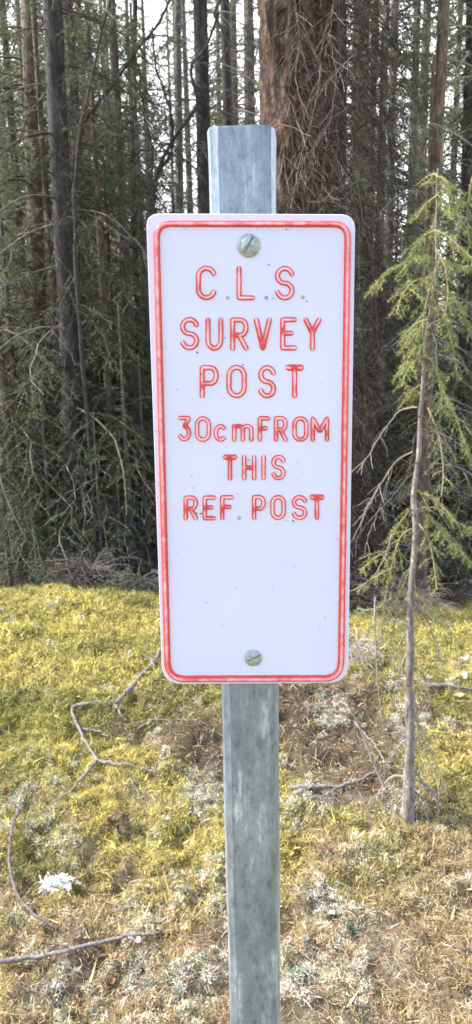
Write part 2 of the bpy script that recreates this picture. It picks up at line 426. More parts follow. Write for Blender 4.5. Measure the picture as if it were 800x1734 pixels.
def round_poly(corners, radii, n=10):
    out = []
    K = len(corners)
    for i in range(K):
        p = np.array(corners[i], float); a = np.array(corners[i-1], float); b_ = np.array(corners[(i+1)%K], float)
        ea = unit(a-p); eb = unit(b_-p); r = radii[i]
        p0 = p+ea*r; p1 = p+eb*r
        for k in range(n+1):
            t = k/n; out.append(p0*(1-t)**2 *1 + p*2*t*(1-t)*1.0 + p1*t*t)
    return np.array(out)
# plate
cor = [(247.7,361.5),(602,362.8),(589.8,1156.5),(275.5,1158.8)]
ol = round_poly(cor, [24,26,34,34])
cen = ol.mean(0)
mb = MB()
def loop3(scale_px, h):
    v = ol - cen; L = np.linalg.norm(v, axis=1, keepdims=True)
    return np.array([sp(cen[0]+v[i,0]*(1-scale_px/L[i,0]), cen[1]+v[i,1]*(1-scale_px/L[i,0]), h) for i in range(len(ol))])
lps = [loop3(2, -.0016), loop3(0, -.0012), loop3(0, -.0004), loop3(1.2, 0), loop3(30, 0), loop3(31, 0)]
n = len(ol)
V = np.concatenate(lps); idx = np.arange(V.shape[0]).reshape(len(lps), n)
q = np.stack([idx[:-1], np.roll(idx[:-1],-1,1), np.roll(idx[1:],-1,1), idx[1:]], -1).reshape(-1,4)
mb.add(V, q)
c1 = sp(cen[0], cen[1], 0); mb.add(np.vstack([lps[-1], c1]), np.array([[i,(i+1)%n,n] for i in range(n)]))
c0 = sp(cen[0], cen[1], -.0016); mb.add(np.vstack([lps[0], c0]), np.array([[(i+1)%n,i,n] for i in range(n)]))
plate = mb.build('sign_plate', M['white'], root, base, smooth_=False)

def ridge(mb, pts, wpx, h, closed=False, pool=(), poolr=8, worn_highlight=.8, seed=0):
    """raised bead along a pixel path; col.r = pale crest line, paint wear plus a painted highlight"""
    pts = np.array(pts, float)
    # resample
    P = np.vstack([pts, pts[:1]]) if closed else pts
    seg = np.linalg.norm(np.diff(P, axis=0), axis=1); s = np.concatenate([[0], np.cumsum(seg)])
    m_ = max(4, int(s[-1]/1.6)); t = np.linspace(0, s[-1], m_)
    Q = np.stack([np.interp(t, s, P[:,0]), np.interp(t, s, P[:,1])], 1)
    if closed: Q = Q[:-1]
    T = (np.roll(Q,-1,0)-np.roll(Q,1,0)) if closed else np.gradient(Q, axis=0)
    T = unit(T); Nn = np.stack([-T[:,1], T[:,0]], 1)
    prof = np.linspace(-1, 1, 11)
    hh = np.sqrt(np.clip(1-np.abs(prof)**2.2, 0, 1))
    V=[]; Cc=[]
    def ring(c, nn, k, ws=1.0, tt=None, off=0):
        e = vn(c[0]*.35, c[1]*.35, 0, 5+seed)
        w = wpx*.5*ws*(.94+.12*e)
        pl = 0
        for (a, b2) in pool: pl = max(pl, math.exp(-((c[0]-a)**2+(c[1]-b2)**2)/(poolr**2)))
        wn = worn_highlight*(1-pl)*(.45+.9*vn(c[0]*.09, c[1]*.09, 0, 15+seed))
        for j, u in enumerate(prof):
            px, py = c + nn*u*w + (tt*off if tt is not None else 0)
            V.append(sp(px, py, h*hh[j]*ws + (-.0001 if abs(u)>.99 else 0)))
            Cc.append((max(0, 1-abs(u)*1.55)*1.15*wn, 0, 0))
    if not closed:
        for o_, ws in ((-.5,.0),(-.42,.5),(-.25,.82)): ring(Q[0], Nn[0], 0, max(ws,.02), T[0], o_*wpx)
    for k in range(len(Q)): ring(Q[k], Nn[k], k)
    if not closed:
        for o_, ws in ((.25,.82),(.42,.5),(.5,.0)): ring(Q[-1], Nn[-1], 0, max(ws,.02), T[-1], o_*wpx)
    R_ = len(V)//11; idx = np.arange(R_*11).reshape(R_, 11)
    if closed: idx = np.vstack([idx, idx[:1]])
    q = np.stack([idx[:-1,:-1], idx[:-1,1:], idx[1:,1:], idx[1:,:-1]], -1).reshape(-1,4)
    mb.add(np.array(V), q, np.array(Cc))
mb = MB()
bead = round_poly([(264.8,379),(589.5,379.5),(577.5,1148.5),(284.5,1149.5)], [26,26,30,30], 12)
ridge(mb, bead, 11.4, .0024, True, worn_highlight=.5, seed=2)
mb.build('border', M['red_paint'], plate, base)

def arc(cx, cy, rx, ry, a0, a1, n=14):
    return [(cx+rx*math.cos(math.radians(a0+(a1-a0)*k/n)), cy+ry*math.sin(math.radians(a0+(a1-a0)*k/n))) for k in range(n+1)]
def glyph(ch):       # unit box, y down
    if ch=='C': return [arc(.5,.28,.5,.28,-20,-180,10)+arc(.5,.72,.5,.28,180,20,10)]
    if ch=='L': return [[(0,0),(0,1),(1,1)]]
    if ch=='S': return [arc(.5,.25,.5,.25,-15,-180,10)+arc(.5,.25,.5,.25,180,110,4)+arc(.5,.75,.5,.25,-70,0,4)+arc(.5,.75,.5,.25,0,165,10)]
    if ch=='U': return [[(0,0),(0,.7)]+arc(.5,.7,.5,.3,180,0,12)+[(1,.7),(1,0)]]
    if ch=='R': return [[(0,1),(0,0),(.55,0)]+arc(.6,.27,.4,.27,-90,90,10)+[(.55,.54),(0,.54)], [(.5,.56),(1,1)]]
    if ch=='V': return [[(0,0),(.5,1),(1,0)]]
    if ch=='E': return [[(1,0),(0,0),(0,1),(1,1)], [(0,.48),(.72,.48)]]
    if ch=='F': return [[(1,0),(0,0),(0,1)], [(0,.47),(.75,.47)]]
    if ch=='Y': return [[(0,0),(.5,.45),(1,0)], [(.5,.45),(.5,1)]]
    if ch=='P': return [[(0,1),(0,0),(.55,0)]+arc(.6,.28,.4,.28,-90,90,10)+[(.55,.56),(0,.56)]]
    if ch in 'O0': return [arc(.5,.3,.5,.3,0,-180,12)+arc(.5,.7,.5,.3,180,0,12)+[(1,.3)]]
    if ch=='T': return [[(0,0),(1,0)], [(.5,0),(.5,1)]]
    if ch=='3': return [[(0,0),(.95,0),(.45,.40)]+arc(.45,.70,.5,.30,-70,150,12)]
    if ch=='c': return [arc(.5,.5,.5,.5,-45,-180,8)+arc(.5,.5,.5,.5,180,45,8)]
    if ch=='m': return [[(0,0),(0,1)], [(0,.3)]+arc(.25,.25,.25,.25,-160,0,6)+[(.5,1)], [(.5,.3)]+arc(.75,.25,.25,.25,-160,0,6)+[(1,1)]]
    if ch=='H': return [[(0,0),(0,1)], [(1,0),(1,1)], [(0,.5),(1,.5)]]
    if ch=='I': return [[(.5,0),(.5,1)]]
    if ch=='M': return [[(0,1),(0,0),(.5,.62),(1,0),(1,1)]]
rows = [
 ([('C',332,368),('L',401,433),('S',466,500)], 450, 509, [(386,504),(451,504),(513,503)], []),
 ([('S',305,338),('U',348,379),('R',390,422),('V',430,461),('E',474,503),('Y',514,545)], 537, 594, [], [(399,568),(446,586),(445,576),(479,560),(530,556)]),
 ([('P',338,371),('O',384,419),('S',437,468),('T',484,514)], 618, 675, [], [(345,654),(499,622)]),
 ([('3',301,325),('0',330,358),('c',362,386),('m',393,430),('F',436,458),('R',464,488),('O',495,523),('M',526,558)], 704, 748, [], [(313,720),(402,722),(441,727),(472,733),(542,732),(535,733),(550,733)]),
 ([('T',378,401),('H',410,435),('I',443,451),('S',459,484)], 770, 814, [], [(389,775),(422,795)]),
 ([('R',311,336),('E',343,366),('F',373,397),('P',426,450),('O',458,485),('S',494,521),('T',525,549)], 838, 881, [(405,877)], [(319,861),(349,861),(380,862),(434,862),(537,842)]),
]
for row, y0, y1, dots, pool in rows:
    mb = MB(); w = 9.2 if y1-y0 > 50 else 8.0
    for ch, x0, x1 in row:
        a0, b0 = x0+w/2, x1-w/2; c0_, d0 = y0+w/2, y1-w/2
        if ch in 'cm': c0_ = 717+w/2
        jx, jy = random.uniform(-.6,.6), random.uniform(-.6,.6)
        for st in glyph(ch):
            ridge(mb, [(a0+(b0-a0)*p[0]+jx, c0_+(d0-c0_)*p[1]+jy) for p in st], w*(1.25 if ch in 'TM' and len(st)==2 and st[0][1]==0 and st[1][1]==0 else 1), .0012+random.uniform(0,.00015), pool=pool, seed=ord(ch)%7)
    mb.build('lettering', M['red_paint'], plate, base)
    for (x, y) in dots:
        mb = MB(); V=[sp(x,y,.0011)]; 
        for rr_, hh in ((1.6,.0009),(2.8,.0004),(3.4,-.0002)):
            V += [sp(x+rr_*math.cos(a*PI/5), y+rr_*math.sin(a*PI/5), hh) for a in range(10)]
        f = [[0,1+i,1+(i+1)%10] for i in range(10)]; mb.add(np.array(V), np.array(f)); 
        q = [[1+r_*10+i,1+(r_+1)*10+i,1+(r_+1)*10+(i+1)%10,1+r_*10+(i+1)%10] for r_ in (0,1) for i in range(10)]
        mb.f[4].append(np.array(q)); mb.build('full_stop', M['dot'], plate, base)
# little dirt flecks stuck to the plate
mb = MB()
for (x, y, s_) in ((455,448,1.4),(334,597,2.0),(516,743,3.2),(512,742,2.2),(327,866,2.8),(334,869,2.2),(340,870,1.8),(496,882,2),(520,510,1.2),(462,505,1.3),(412,618,1.4),(381,572,1.2),(421,779,1.4),(588,470,2.4),(590,517,1.5),(485,388,1.4),(314,388,1.2),(350,1020,.9),(500,960,.8),(300,660,.9)):
    K=7; r_ = [s_*random.uniform(.5,1.2) for _ in range(K)]
    V = [sp(x,y,.0020)]+[sp(x+r_[i]*1.3*math.cos(2*PI*i/K), y+r_[i]*.8*math.sin(2*PI*i/K), -.0001) for i in range(K)]
    mb = MB(); mb.add(np.array(V), np.array([[0,1+i,1+(i+1)%K] for i in range(K)])); mb.build('dirt_speck', M['dirt'], plate, base)

# screws: domed slotted heads
def screw(px, py, rpx, slot_deg):
    c = sp(px, py, 0); R = rpx/F*.565
    mb = MB(); sl = math.radians(slot_deg)
    e1 = math.cos(sl)*ud + math.sin(sl)*vdir; e2 = -math.sin(sl)*ud + math.cos(sl)*vdir
    G = np.linspace(-1,1,61); X,Y = np.meshgrid(G,G)
    # map square to disc
    Xd = X*np.sqrt(1-Y*Y/2); Yd = Y*np.sqrt(1-X*X/2); rr_ = np.sqrt(Xd**2+Yd**2)
    hgt = .42*np.sqrt(np.clip(1.03-rr_**2,0,1)) - .30*(1-smooth(.09,.13,np.abs(Yd)))*(rr_<.99)
    hgt = np.where(rr_>.985, -.02, np.maximum(hgt, .05))
    V = c + R*(Xd[...,None]*e1 + Yd[...,None]*e2 + hgt[...,None]*nrm)
    idx = np.arange(X.size).reshape(X.shape); q = np.stack([idx[:-1,:-1], idx[:-1,1:], idx[1:,1:], idx[1:,:-1]], -1).reshape(-1,4)
    mb.add(V.reshape(-1,3), q); s = mb.build('screw', M['screw'], plate, base)
    return s
screw(421.5,416,18.5,58); screw(429,1114,16,28)

# ------------------------------------------------------------------ trees
UP = np.array([0,0,1.0])
def gen_branches(n, z0, z1, L0, L1, e0, droop, K=9, rtrunk=.05, hgt=8, az=None, zpow=1.0, wig=.03):
    z = z0 + (z1-z0)*rng.random(n)**zpow; a = rng.uniform(0,2*PI,n) if az is None else az
    t = (z-z0)/max(z1-z0,1e-6)
    L = (L0*(1-t)+L1*t)*rng.uniform(.55,1.15,n)
    s = np.linspace(0,1,K)[None,:]
    e = e0 + rng.normal(size=n)*.18; dr = droop*rng.uniform(.6,1.4,n)
    hx = L[:,None]*s*(1-.25*s*dr[:,None]); zz = L[:,None]*(e[:,None]*s - dr[:,None]*s**1.8)
    a2 = a[:,None] + np.cumsum(rng.normal(size=(n,K))*.05,1)
    P = np.stack([np.cos(a2)*hx, np.sin(a2)*hx, z[:,None]+zz], -1)
    P += np.cumsum(rng.normal(size=(n,K,3))*wig,1)*(L[:,None,None]*.3)*s[...,None]
    return P, L, z
def gen_sub(P, L, m, frac, spread, droop, K=5, s0=.12, wig=.03):
    N = len(P)
    s = s0 + (1-s0)*((np.arange(m)[None,:]+rng.random((N,m)))/m)
    pos, tan = psample(P, s)
    side = unit(np.cross(tan, UP)+1e-6); sg = np.where(np.arange(m)%2==0, 1., -1.)[None,:,None]
    d = unit(tan*(1-spread*.5) + side*sg*spread + rng.normal(size=pos.shape)*.22)
    l = (L[:,None]*frac*(1.05-.75*s))*rng.uniform(.5,1.25,(N,m))
    t = np.linspace(0,1,K)
    Q = pos[:,:,None,:] + d[:,:,None,:]*(l[:,:,None,None]*t[None,None,:,None]) - UP*(droop*l[:,:,None,None]*(t**1.7)[None,None,:,None])
    Q = Q + np.cumsum(rng.normal(size=Q.shape)*wig,2)*l[:,:,None,None]*.5
    return Q.reshape(-1,K,3), l.reshape(-1)
def gen_needles(mb, P, L, per_m, nl, nw, c1, c2, s0=0.0, up=.2):
    cnt = np.maximum(2, (L*per_m).astype(int)); M_ = int(cnt.max())
    s = s0+(1-s0)*rng.random((len(P), M_)); keep = np.arange(M_)[None,:] < cnt[:,None]
    pos, tan = psample(P, s); pos = pos[keep]; tan = tan[keep]; n = len(pos)
    d = tan*.75 + rng.normal(size=(n,3))*.62 + UP*up
    t = rng.random((n,1)); cl = np.repeat(rng.random((len(P),1)), M_, 1)[keep][:,None]
    c = (np.array(c1)*(1-cl)+np.array(c2)*cl)*(.6+.7*t)
    needles(mb, pos, d, nl*rng.uniform(.6,1.25,n), nw*rng.uniform(.7,1.2,n), c)
def trunk_mesh(h, r, lean=(0,0), sides=14, rings=50, rough=.12, bend=.03, taper=.75, hmax=None, seed=0, flare=.5):
    z = np.concatenate([[-.3], np.linspace(0, h, rings)])
    rad = r*(1-taper*np.clip(z,0,None)/h) * (1+flare*np.exp(-np.clip(z,0,None)/(r*2.2)))
    th = np.arange(sides)*2*PI/sides
    ox = lean[0]*z + bend*(vn(z*.7, z*0, 0, 100+seed)-.5)*np.clip(z,0,1); oy = lean[1]*z + bend*(vn(z*.7, z*0+5, 0, 101+seed)-.5)*np.clip(z,0,1)
    Z, TH = np.meshgrid(z, th, indexing='ij')
    R = rad[:,None]*(1+rough*2*(fbm(np.cos(TH)*2.2, np.sin(TH)*2.2, Z*5, 200+seed, 3)-.5)+rough*1.2*(vn(np.cos(TH)*7,np.sin(TH)*7,Z*18,300+seed)-.5))
    V = np.stack([ox[:,None]+R*np.cos(TH), oy[:,None]+R*np.sin(TH), Z], -1)
    idx = np.arange(V.shape[0]*sides).reshape(-1, sides)
    q = np.stack([idx[:-1], np.roll(idx[:-1],-1,1), np.roll(idx[1:],-1,1), idx[1:]], -1).reshape(-1,4)
    mb = MB(); mb.add(V.reshape(-1,3), q)
    def axis_at(zz): return np.stack([np.interp(zz, z, ox), np.interp(zz, z, oy)], -1)
    return mb, axis_at
TW = lambda n, c=(.21,.195,.18): np.array(c)*rng.uniform(.5,1.4,(n,1))
G1, G2 = (.08,.125,.065), (.20,.265,.12)
def tree(name, loc, h, r, bark, dead=(0,0,0), live=(0,0,0), lean=(0,0), L=(1.2,.3), c1=G1, c2=G2, needle=(.020,.0038), nper=300, sub=14, droop=.5, twc=(.22,.205,.185), seed=0, subfrac=.35, label=None, cat='tree', group=None, sides=14, rough=.12, dsub=9, dz=None, dead_az=None, deadL=1.0, bend=.03, subsub=0):
    """dead=(n,z0,z1) live=(n,z0,z1)"""
    root = empty(name, (loc[0], loc[1], float(H(loc[0], loc[1], False))-.02))
    mb, ax = trunk_mesh(h, r, lean, sides, 60, rough, bend, seed=seed)
    mb.build('trunk', bark, root)
    def shift(P, z): 
        a = ax(z); P[...,:2] += a[:,None,:]; return P
    def core(mb, za, zb):
        zz = np.linspace(za, zb, 8); a_ = ax(zz); tubes(mb, np.column_stack([a_, zz])[None], np.full((1,8), r*.12), 4, np.array([[.15,.12,.1]]))
    if dead[0]:
        P, Ln, z = gen_branches(dead[0], dead[1], dead[2], L[0]*.75*deadL, L[0]*.75*deadL, .12, droop, az=dead_az); P = shift(P, z)
        mb = MB(); tubes(mb, P, np.clip(.0055*Ln[:,None],.002,.008)*np.linspace(1,.25,P.shape[1])[None,:]*1.2, 4, TW(len(P), twc))
        Q, Lq = gen_sub(P, Ln, dsub, .38, .9, .35, wig=.06)
        tubes(mb, Q, np.clip(.004*Lq[:,None],.0009,.0022)*np.linspace(1,.4,Q.shape[1])[None,:]*1.5, 3, TW(len(Q), twc))
        Q2, L2 = gen_sub(Q, Lq, 4, .45, .9, .3, K=3, wig=.08)
        tubes(mb, Q2, np.full((len(Q2),1),.0010)*np.linspace(1,.5,3)[None,:]*(1.2), 3, TW(len(Q2), twc))
        core(mb, dead[1], dead[2]); mb.build('dead_branches', M['twig'], root)
    if live[0]:
        P, Ln, z = gen_branches(live[0], live[1], live[2], L[0], L[1], .15, droop); P = shift(P, z)
        mb = MB(); tubes(mb, P, np.clip(.010*Ln[:,None],.003,.014)*np.linspace(1,.2,P.shape[1])[None,:], 4, TW(len(P), (.13,.10,.08)))
        Q, Lq = gen_sub(P, Ln, sub, subfrac, .85, droop*.7)
        tubes(mb, Q, np.full((len(Q),1),.0022)*np.linspace(1,.4,Q.shape[1])[None,:], 3, TW(len(Q), (.13,.10,.08)))
        if subsub:
            Q2, L2 = gen_sub(Q, Lq, subsub, .5, .8, .25, K=3)
            tubes(mb, Q2, np.full((len(Q2),1),.0012)*np.linspace(1,.5,3)[None,:], 3, TW(len(Q2), (.13,.10,.08)))
        core(mb, live[1], live[2]); mb.build('branches', M['twig'], root)
        mf = MB(); gen_needles(mf, Q, Lq, nper, needle[0], needle[1], c1, c2)
        gen_needles(mf, P, Ln, nper*.8, needle[0], needle[1], c1, c2, .3)
        if subsub: gen_needles(mf, Q2, L2, nper, needle[0], needle[1], c1, c2)
        mf.build('crown', M['foliage'], root, smooth_=False)
    if label: tag(root, label, cat, group)
    return root
def copy_tree(src, loc, rz, sc=1.0):
    o = src.copy(); C.objects.link(o); o.location = loc; o.rotation_euler=(0,0,rz); o.scale=(sc,sc,sc)
    for ch in src.children:
        c = ch.copy(); C.objects.link(c); c.parent = o
    return o
def gz(x, y): return float(H(x, y, False))-.02

# --- individually placed trunks of the forest edge
def near(px, Y, **k):
    x, y = azim(px, Y); return tree('spruce_tree', (x, y), seed=int(px), **k)
near(44, 5.0, h=9, r=.066, bark=M['bark_brown'], lean=(.05,0), dead=(35,.4,4.6), live=(125,.5,8.8), L=(1.0,.3), label='brown spruce trunk nearest the left edge of the wood', group='spruces at the forest edge')
near(104, 4.6, h=9, r=.072, bark=M['bark_dark'], lean=(.026,0), dead=(25,.5,4.6), live=(125,.5,8.8), L=(1.0,.3), label='thick dark spruce trunk second from the left', group='spruces at the forest edge')
near(214, 5.6, h=7, r=.026, bark=M['bark_dark'], lean=(.045,0), dead=(30,.3,4.5), live=(120,.5,6.8), L=(.8,.3), label='very thin dark spruce pole left of the sign', group='spruces at the forest edge')
near(296, 6.8, h=9, r=.045, bark=M['bark_grey'], lean=(.03,0), dead=(90,.3,6), live=(30,5,8.8), L=(1.0,.3), deadL=1.2, label='grey slender spruce just left behind the sign, full of dead twigs', group='spruces at the forest edge')
near(353, 4.9, h=9, r=.058, bark=M['bark_dark'], dead=(40,.5,4.8), live=(45,4.2,8.8), L=(1.0,.3), label='dark straight trunk rising directly left of the post top', group='spruces at the forest edge')
near(394, 7.2, h=10, r=.062, bark=M['bark_dark'], dead=(60,.5,6), live=(45,5,9.8), L=(1.1,.3), label='dim trunk seen just above the post top, farther back', group='spruces at the forest edge')
near(566, 5.0, h=9, r=.07, bark=M['bark_dark'], dead=(50,.3,4.6), live=(45,4,8.8), L=(.8,.3), label='dark trunk half hidden behind the massive old spruce', group='spruces at the forest edge')
near(622, 6.2, h=9, r=.04, bark=M['bark_dark'], dead=(65,.3,5.5), live=(35,3.5,8.8), L=(1.1,.3), label='dark twiggy spruce right behind the sign edge', group='spruces at the forest edge')
near(655, 5.2, h=8, r=.036, bark=M['bark_grey'], dead=(60,.3,4.8), live=(95,.5,7.8), L=(1.0,.3), label='thin grey spruce between the sign and the tan trunk', group='spruces at the forest edge')
near(728, 3.8, h=7, r=.038, bark=M['bark_tan'], lean=(.004,0), dead=(60,.3,3.0), live=(30,3.3,6.8), L=(.7,.3), label='tan barked spruce trunk behind the green sapling', group='spruces at the forest edge')
near(800, 5.0, h=8, r=.05, bark=M['bark_dark'], lean=(-.03,0), dead=(80,.3,4.8), live=(95,.5,7.8), L=(1.0,.3), label='dark leaning spruce at the right edge of the wood', group='spruces at the forest edge')

# --- the big old spruce behind the sign
bx, by = azim(500, 3.95, 200)
broot = empty('old_spruce', (bx, by, gz(bx,by)))
tag(broot, 'massive old spruce with flaky red brown bark right behind the sign', 'tree')
mb, ax = trunk_mesh(12, .185, (0,0), 72, 420, .13, .02, .6, seed=40)
V = mb.v[0]
th = np.arctan2(V[:,1], V[:,0]); rr_ = np.hypot(V[:,0], V[:,1])
fl = smooth(.44,.54, fbm(np.cos(th)*5, np.sin(th)*5, V[:,2]*8, 555, 3))*.020 + (vn(np.cos(th)*16, np.sin(th)*16, V[:,2]*38, 556)-.5)*.010
V[:,0] += np.cos(th)*fl; V[:,1] += np.sin(th)*fl
mb.build('trunk', M['bark_red'], broot)
P, Ln, z = gen_branches(330, .5, 4.2, .58, .62, .0, 1.0, K=10, az=rng.uniform(-PI*.55, .2, 330)); 
P[...,0] += np.cos(np.arctan2(P[:,1:2,1],P[:,1:2,0]))*.15; P[...,1] += np.sin(np.arctan2(P[:,1:2,1],P[:,1:2,0]))*.15
k = ~((P[:,-1,0] < -.15)); P, Ln = P[k], Ln[k]
mb = MB(); tubes(mb, P, np.clip(.0042*Ln[:,None],.0015,.0042)*np.linspace(1,.3,10)[None,:], 4, TW(len(P), (.075,.06,.052)))
Q, Lq = gen_sub(P, Ln, 10, .42, .9, .5, wig=.07); tubes(mb, Q, np.full((len(Q),1),.0012)*np.linspace(1,.5,5)[None,:], 3, TW(len(Q), (.09,.068,.06)))
Q2, L2 = gen_sub(Q, Lq, 4, .5, .9, .3, K=3, wig=.08); tubes(mb, Q2, np.full((len(Q2),1),.0011)*np.ones((1,3)), 3, TW(len(Q2), (.09,.068,.06)))
mb.build('dead_branches', M['twig'], broot)
P, Ln, z = gen_branches(110, 3.4, 11.5, 1.9, .4, .1, .5); mb = MB()
tubes(mb, P, np.clip(.012*Ln[:,None],.004,.02)*np.linspace(1,.2,9)[None,:], 4, TW(len(P)))
Q, Lq = gen_sub(P, Ln, 16, .33, .85, .5); tubes(mb, Q, np.full((len(Q),1),.0028)*np.linspace(1,.4,5)[None,:], 3, TW(len(Q)))
mb.build('branches', M['twig'], broot); mf = MB(); gen_needles(mf, Q, Lq, 200, .022, .004, G1, G2); mf.build('crown', M['foliage'], broot, smooth_=False)
# pale hand-placed twigs hanging in front of it (parts of the tree)
def ppath(pts, Y, jit=.0, n=24, base=(0,0,0)):
    pts = np.array(pts, float); s = np.concatenate([[0], np.cumsum(np.linalg.norm(np.diff(pts,axis=0),axis=1))]); t = np.linspace(0,s[-1],n)
    Yv = np.interp(t, s, Y if np.ndim(Y) else [Y]*len(pts))
    x = np.interp(t,s,pts[:,0]); y = np.interp(t,s,pts[:,1])
    if len(pts) > 2:
        for _ in range(2): x[1:-1] = (x[:-2]+x[1:-1]*2+x[2:])/4; y[1:-1] = (y[:-2]+y[1:-1]*2+y[2:])/4
    return np.array([at(x[i], y[i], Yv[i]) for i in range(n)]) - np.asarray(base)
bb = np.array(broot.location)
mb = MB()
for pts, r_ in (([(545,110),(530,190),(505,270),(488,350)],.0055), ([(560,60),(572,130),(560,210),(545,300),(552,350)],.003), ([(520,340),(545,350),(575,330),(592,318)],.004),
                ([(500,130),(520,210),(560,240),(585,290)],.003), ([(470,150),(500,170),(520,230),(540,350)],.003),([(595,95),(570,120),(548,150)],.004),([(500,0),(512,60),(505,120)],.003),
                ([(470,190),(480,260),(478,340)],.003),([(590,180),(560,200),(535,240),(515,300)],.0025),([(570,0),(566,60),(560,110)],.003)):
    p = ppath(pts, 3.55, base=bb)[None]; p = p + np.cumsum(rng.normal(size=p.shape)*.0025,1)
    tubes(mb, p, np.full((1,24), r_*.55)*np.linspace(1,.6,24)[None,:], 5, np.array([[.27,.22,.19]]))
    Q, Lq = gen_sub(p, np.array([.7]), 12, .35, .9, .25, wig=.06); tubes(mb, Q, np.full((len(Q),1),.0013)*np.ones((1,5)), 3, TW(len(Q),(.24,.19,.165)))
mb.build('hanging_twigs', M['twig'], broot)

# --- arching dead saplings at upper left
def arch(pts, Y, r, label, sub=14):
    top = np.array(pts)[-1]; b = at(top[0], top[1], Y); g = np.array([b[0], b[1], gz(b[0],b[1])])
    r0 = empty('arching_sapling', g); tag(r0, label, 'dead tree', 'arching dead saplings')
    p = ppath(pts, Y, n=40, base=g); down = np.linspace(0,1,14)[1:,None]*(np.array([0,0,-.05])-p[-1]) + p[-1]
    p = np.vstack([p, down])[None]; p[0,:50] += np.cumsum(rng.normal(size=(50,3))*.003,0)
    mb = MB(); tubes(mb, p, (np.linspace(.5,1.2,p.shape[1])*r)[None,:], 6, np.array([[.07,.06,.055]]))
    Q, Lq = gen_sub(p[:,:44], np.array([1.6]), 40, .28, .9, .2, wig=.07); tubes(mb, Q, np.full((len(Q),1),.0025)*np.linspace(1,.4,5)[None,:], 3, TW(len(Q),(.09,.08,.075)))
    Q2, L2 = gen_sub(Q, Lq, 6, .5, .9, .2, K=3, wig=.08); tubes(mb, Q2, np.full((len(Q2),1),.0014)*np.ones((1,3)), 3, TW(len(Q2),(.09,.08,.075)))
    bpy.data.objects.remove(r0); r0 = mb.build('arching_sapling', M['twig'], None); r0.location = g; tag(r0, label, 'dead tree', 'arching dead saplings')
arch([(192,-20),(178,50),(160,140),(140,215),(133,300),(130,420)], 4.4, .012, 'dark sapling stem curving up rightwards from beside the thick dark trunk')
arch([(300,-20),(262,45),(228,95),(190,150),(150,205),(138,260),(125,420)], 4.7, .013, 'dark bowed stem sweeping up to the top centre of the picture')
arch([(258,40),(262,110),(280,150),(297,200),(300,260),(270,300),(258,420)], 5.0, .010, 'thin dead stem hooked near the slender grey spruce')
arch([(370,20),(350,80),(318,110),(335,180),(300,225),(262,300),(255,430)], 4.8, .014, 'kinked dark limb crossing beside the dark straight trunk')
arch([(235,110),(243,190),(258,260),(262,330),(252,430)], 4.6, .009, 'upright dark stem dropping toward the sign top left corner')

# --- forest templates and copies
tA = tree('forest_spruce', (60,60), 12, .085, M['bark_grey'], dead=(70,.4,5.5), live=(85,3.2,11.6), L=(1.5,.3), needle=(.03,.0065), nper=190, sub=15, droop=.55, seed=1)
tB = tree('forest_spruce', (64,60), 9, .07, M['bark_grey'], dead=(20,.4,2), live=(110,.5,8.8), L=(1.35,.15), needle=(.03,.0065), nper=190, sub=15, droop=.5, c1=(.075,.125,.06), c2=(.19,.26,.11), seed=2)
tC = tree('forest_spruce', (68,60), 11, .045, M['bark_dark'], dead=(120,.4,7), live=(50,5,10.8), L=(1.1,.25), needle=(.03,.0065), nper=120, sub=12, seed=3)
tD = tree('forest_spruce', (72,60), 10, .06, M['bark_brown'], dead=(90,.4,5), live=(70,2.5,9.8), L=(1.2,.2), needle=(.03,.0065), nper=190, sub=15, c1=(.14,.17,.055), c2=(.30,.33,.12), seed=4)  # lighter needle colours, sunlit look put into the foliage
tE = tree('young_spruce', (76,60), 1.9, .022, M['bark_grey'], dead=(10,.1,.5), live=(60,.1,1.85), L=(.65,.08), needle=(.016,.0032), nper=300, sub=12, droop=.35, c1=(.075,.12,.075), c2=(.17,.23,.11), seed=5)
tF = tree('young_spruce', (78,60), 2.9, .03, M['bark_brown'], dead=(30,.1,1.0), live=(60,.5,2.85), L=(.8,.1), needle=(.018,.0036), nper=260, sub=12, droop=.6, c1=(.09,.145,.08), c2=(.22,.29,.13), seed=6)
def landmark(px):
    for lim, t in ((0,'past the left edge'),(72,'behind the brown trunk nearest the left edge'),(150,'behind the thick dark trunk'),(250,'behind the thin dark pole'),(330,'behind the slender grey spruce'),(430,'behind the top of the post'),(600,'behind the massive old spruce'),(700,'between the sign and the green sapling'),(760,'behind the green sapling'),(800,'close to the right edge')):
        if px < lim: return t
    return 'past the right edge'
def depth(Y): return 'first row of' if Y < 9 else ('midway into' if Y < 14 else 'deep in')
tG = tree('drooping_spruce', (80,60), 4.6, .04, M['bark_grey'], dead=(12,.2,1.5), live=(95,.3,4.5), L=(1.15,.15), needle=(.020,.0042), nper=240, sub=14, droop=.75, subfrac=.42, c1=(.10,.155,.09), c2=(.25,.32,.16), seed=8)
T = {'A':(tA,'grey trunked spruce'), 'B':(tB,'full dark green spruce'), 'C':(tC,'thin dead twigged spruce'), 'D':(tD,'sparse light green spruce')}
used = set()
def put(key, x, y, sc, label, group):
    src = T[key][0] if key in T else {'E':tE,'F':tF,'G':tG}[key]
    if key not in used:
        o = src; used.add(key); o.location=(x,y,gz(x,y)); o.rotation_euler=(0,0,rng.uniform(0,6.28)); o.scale=(sc,)*3
    else: o = copy_tree(src, (x,y,gz(x,y)), rng.uniform(0,6.28), sc)
    tag(o, label, 'tree', group); return o
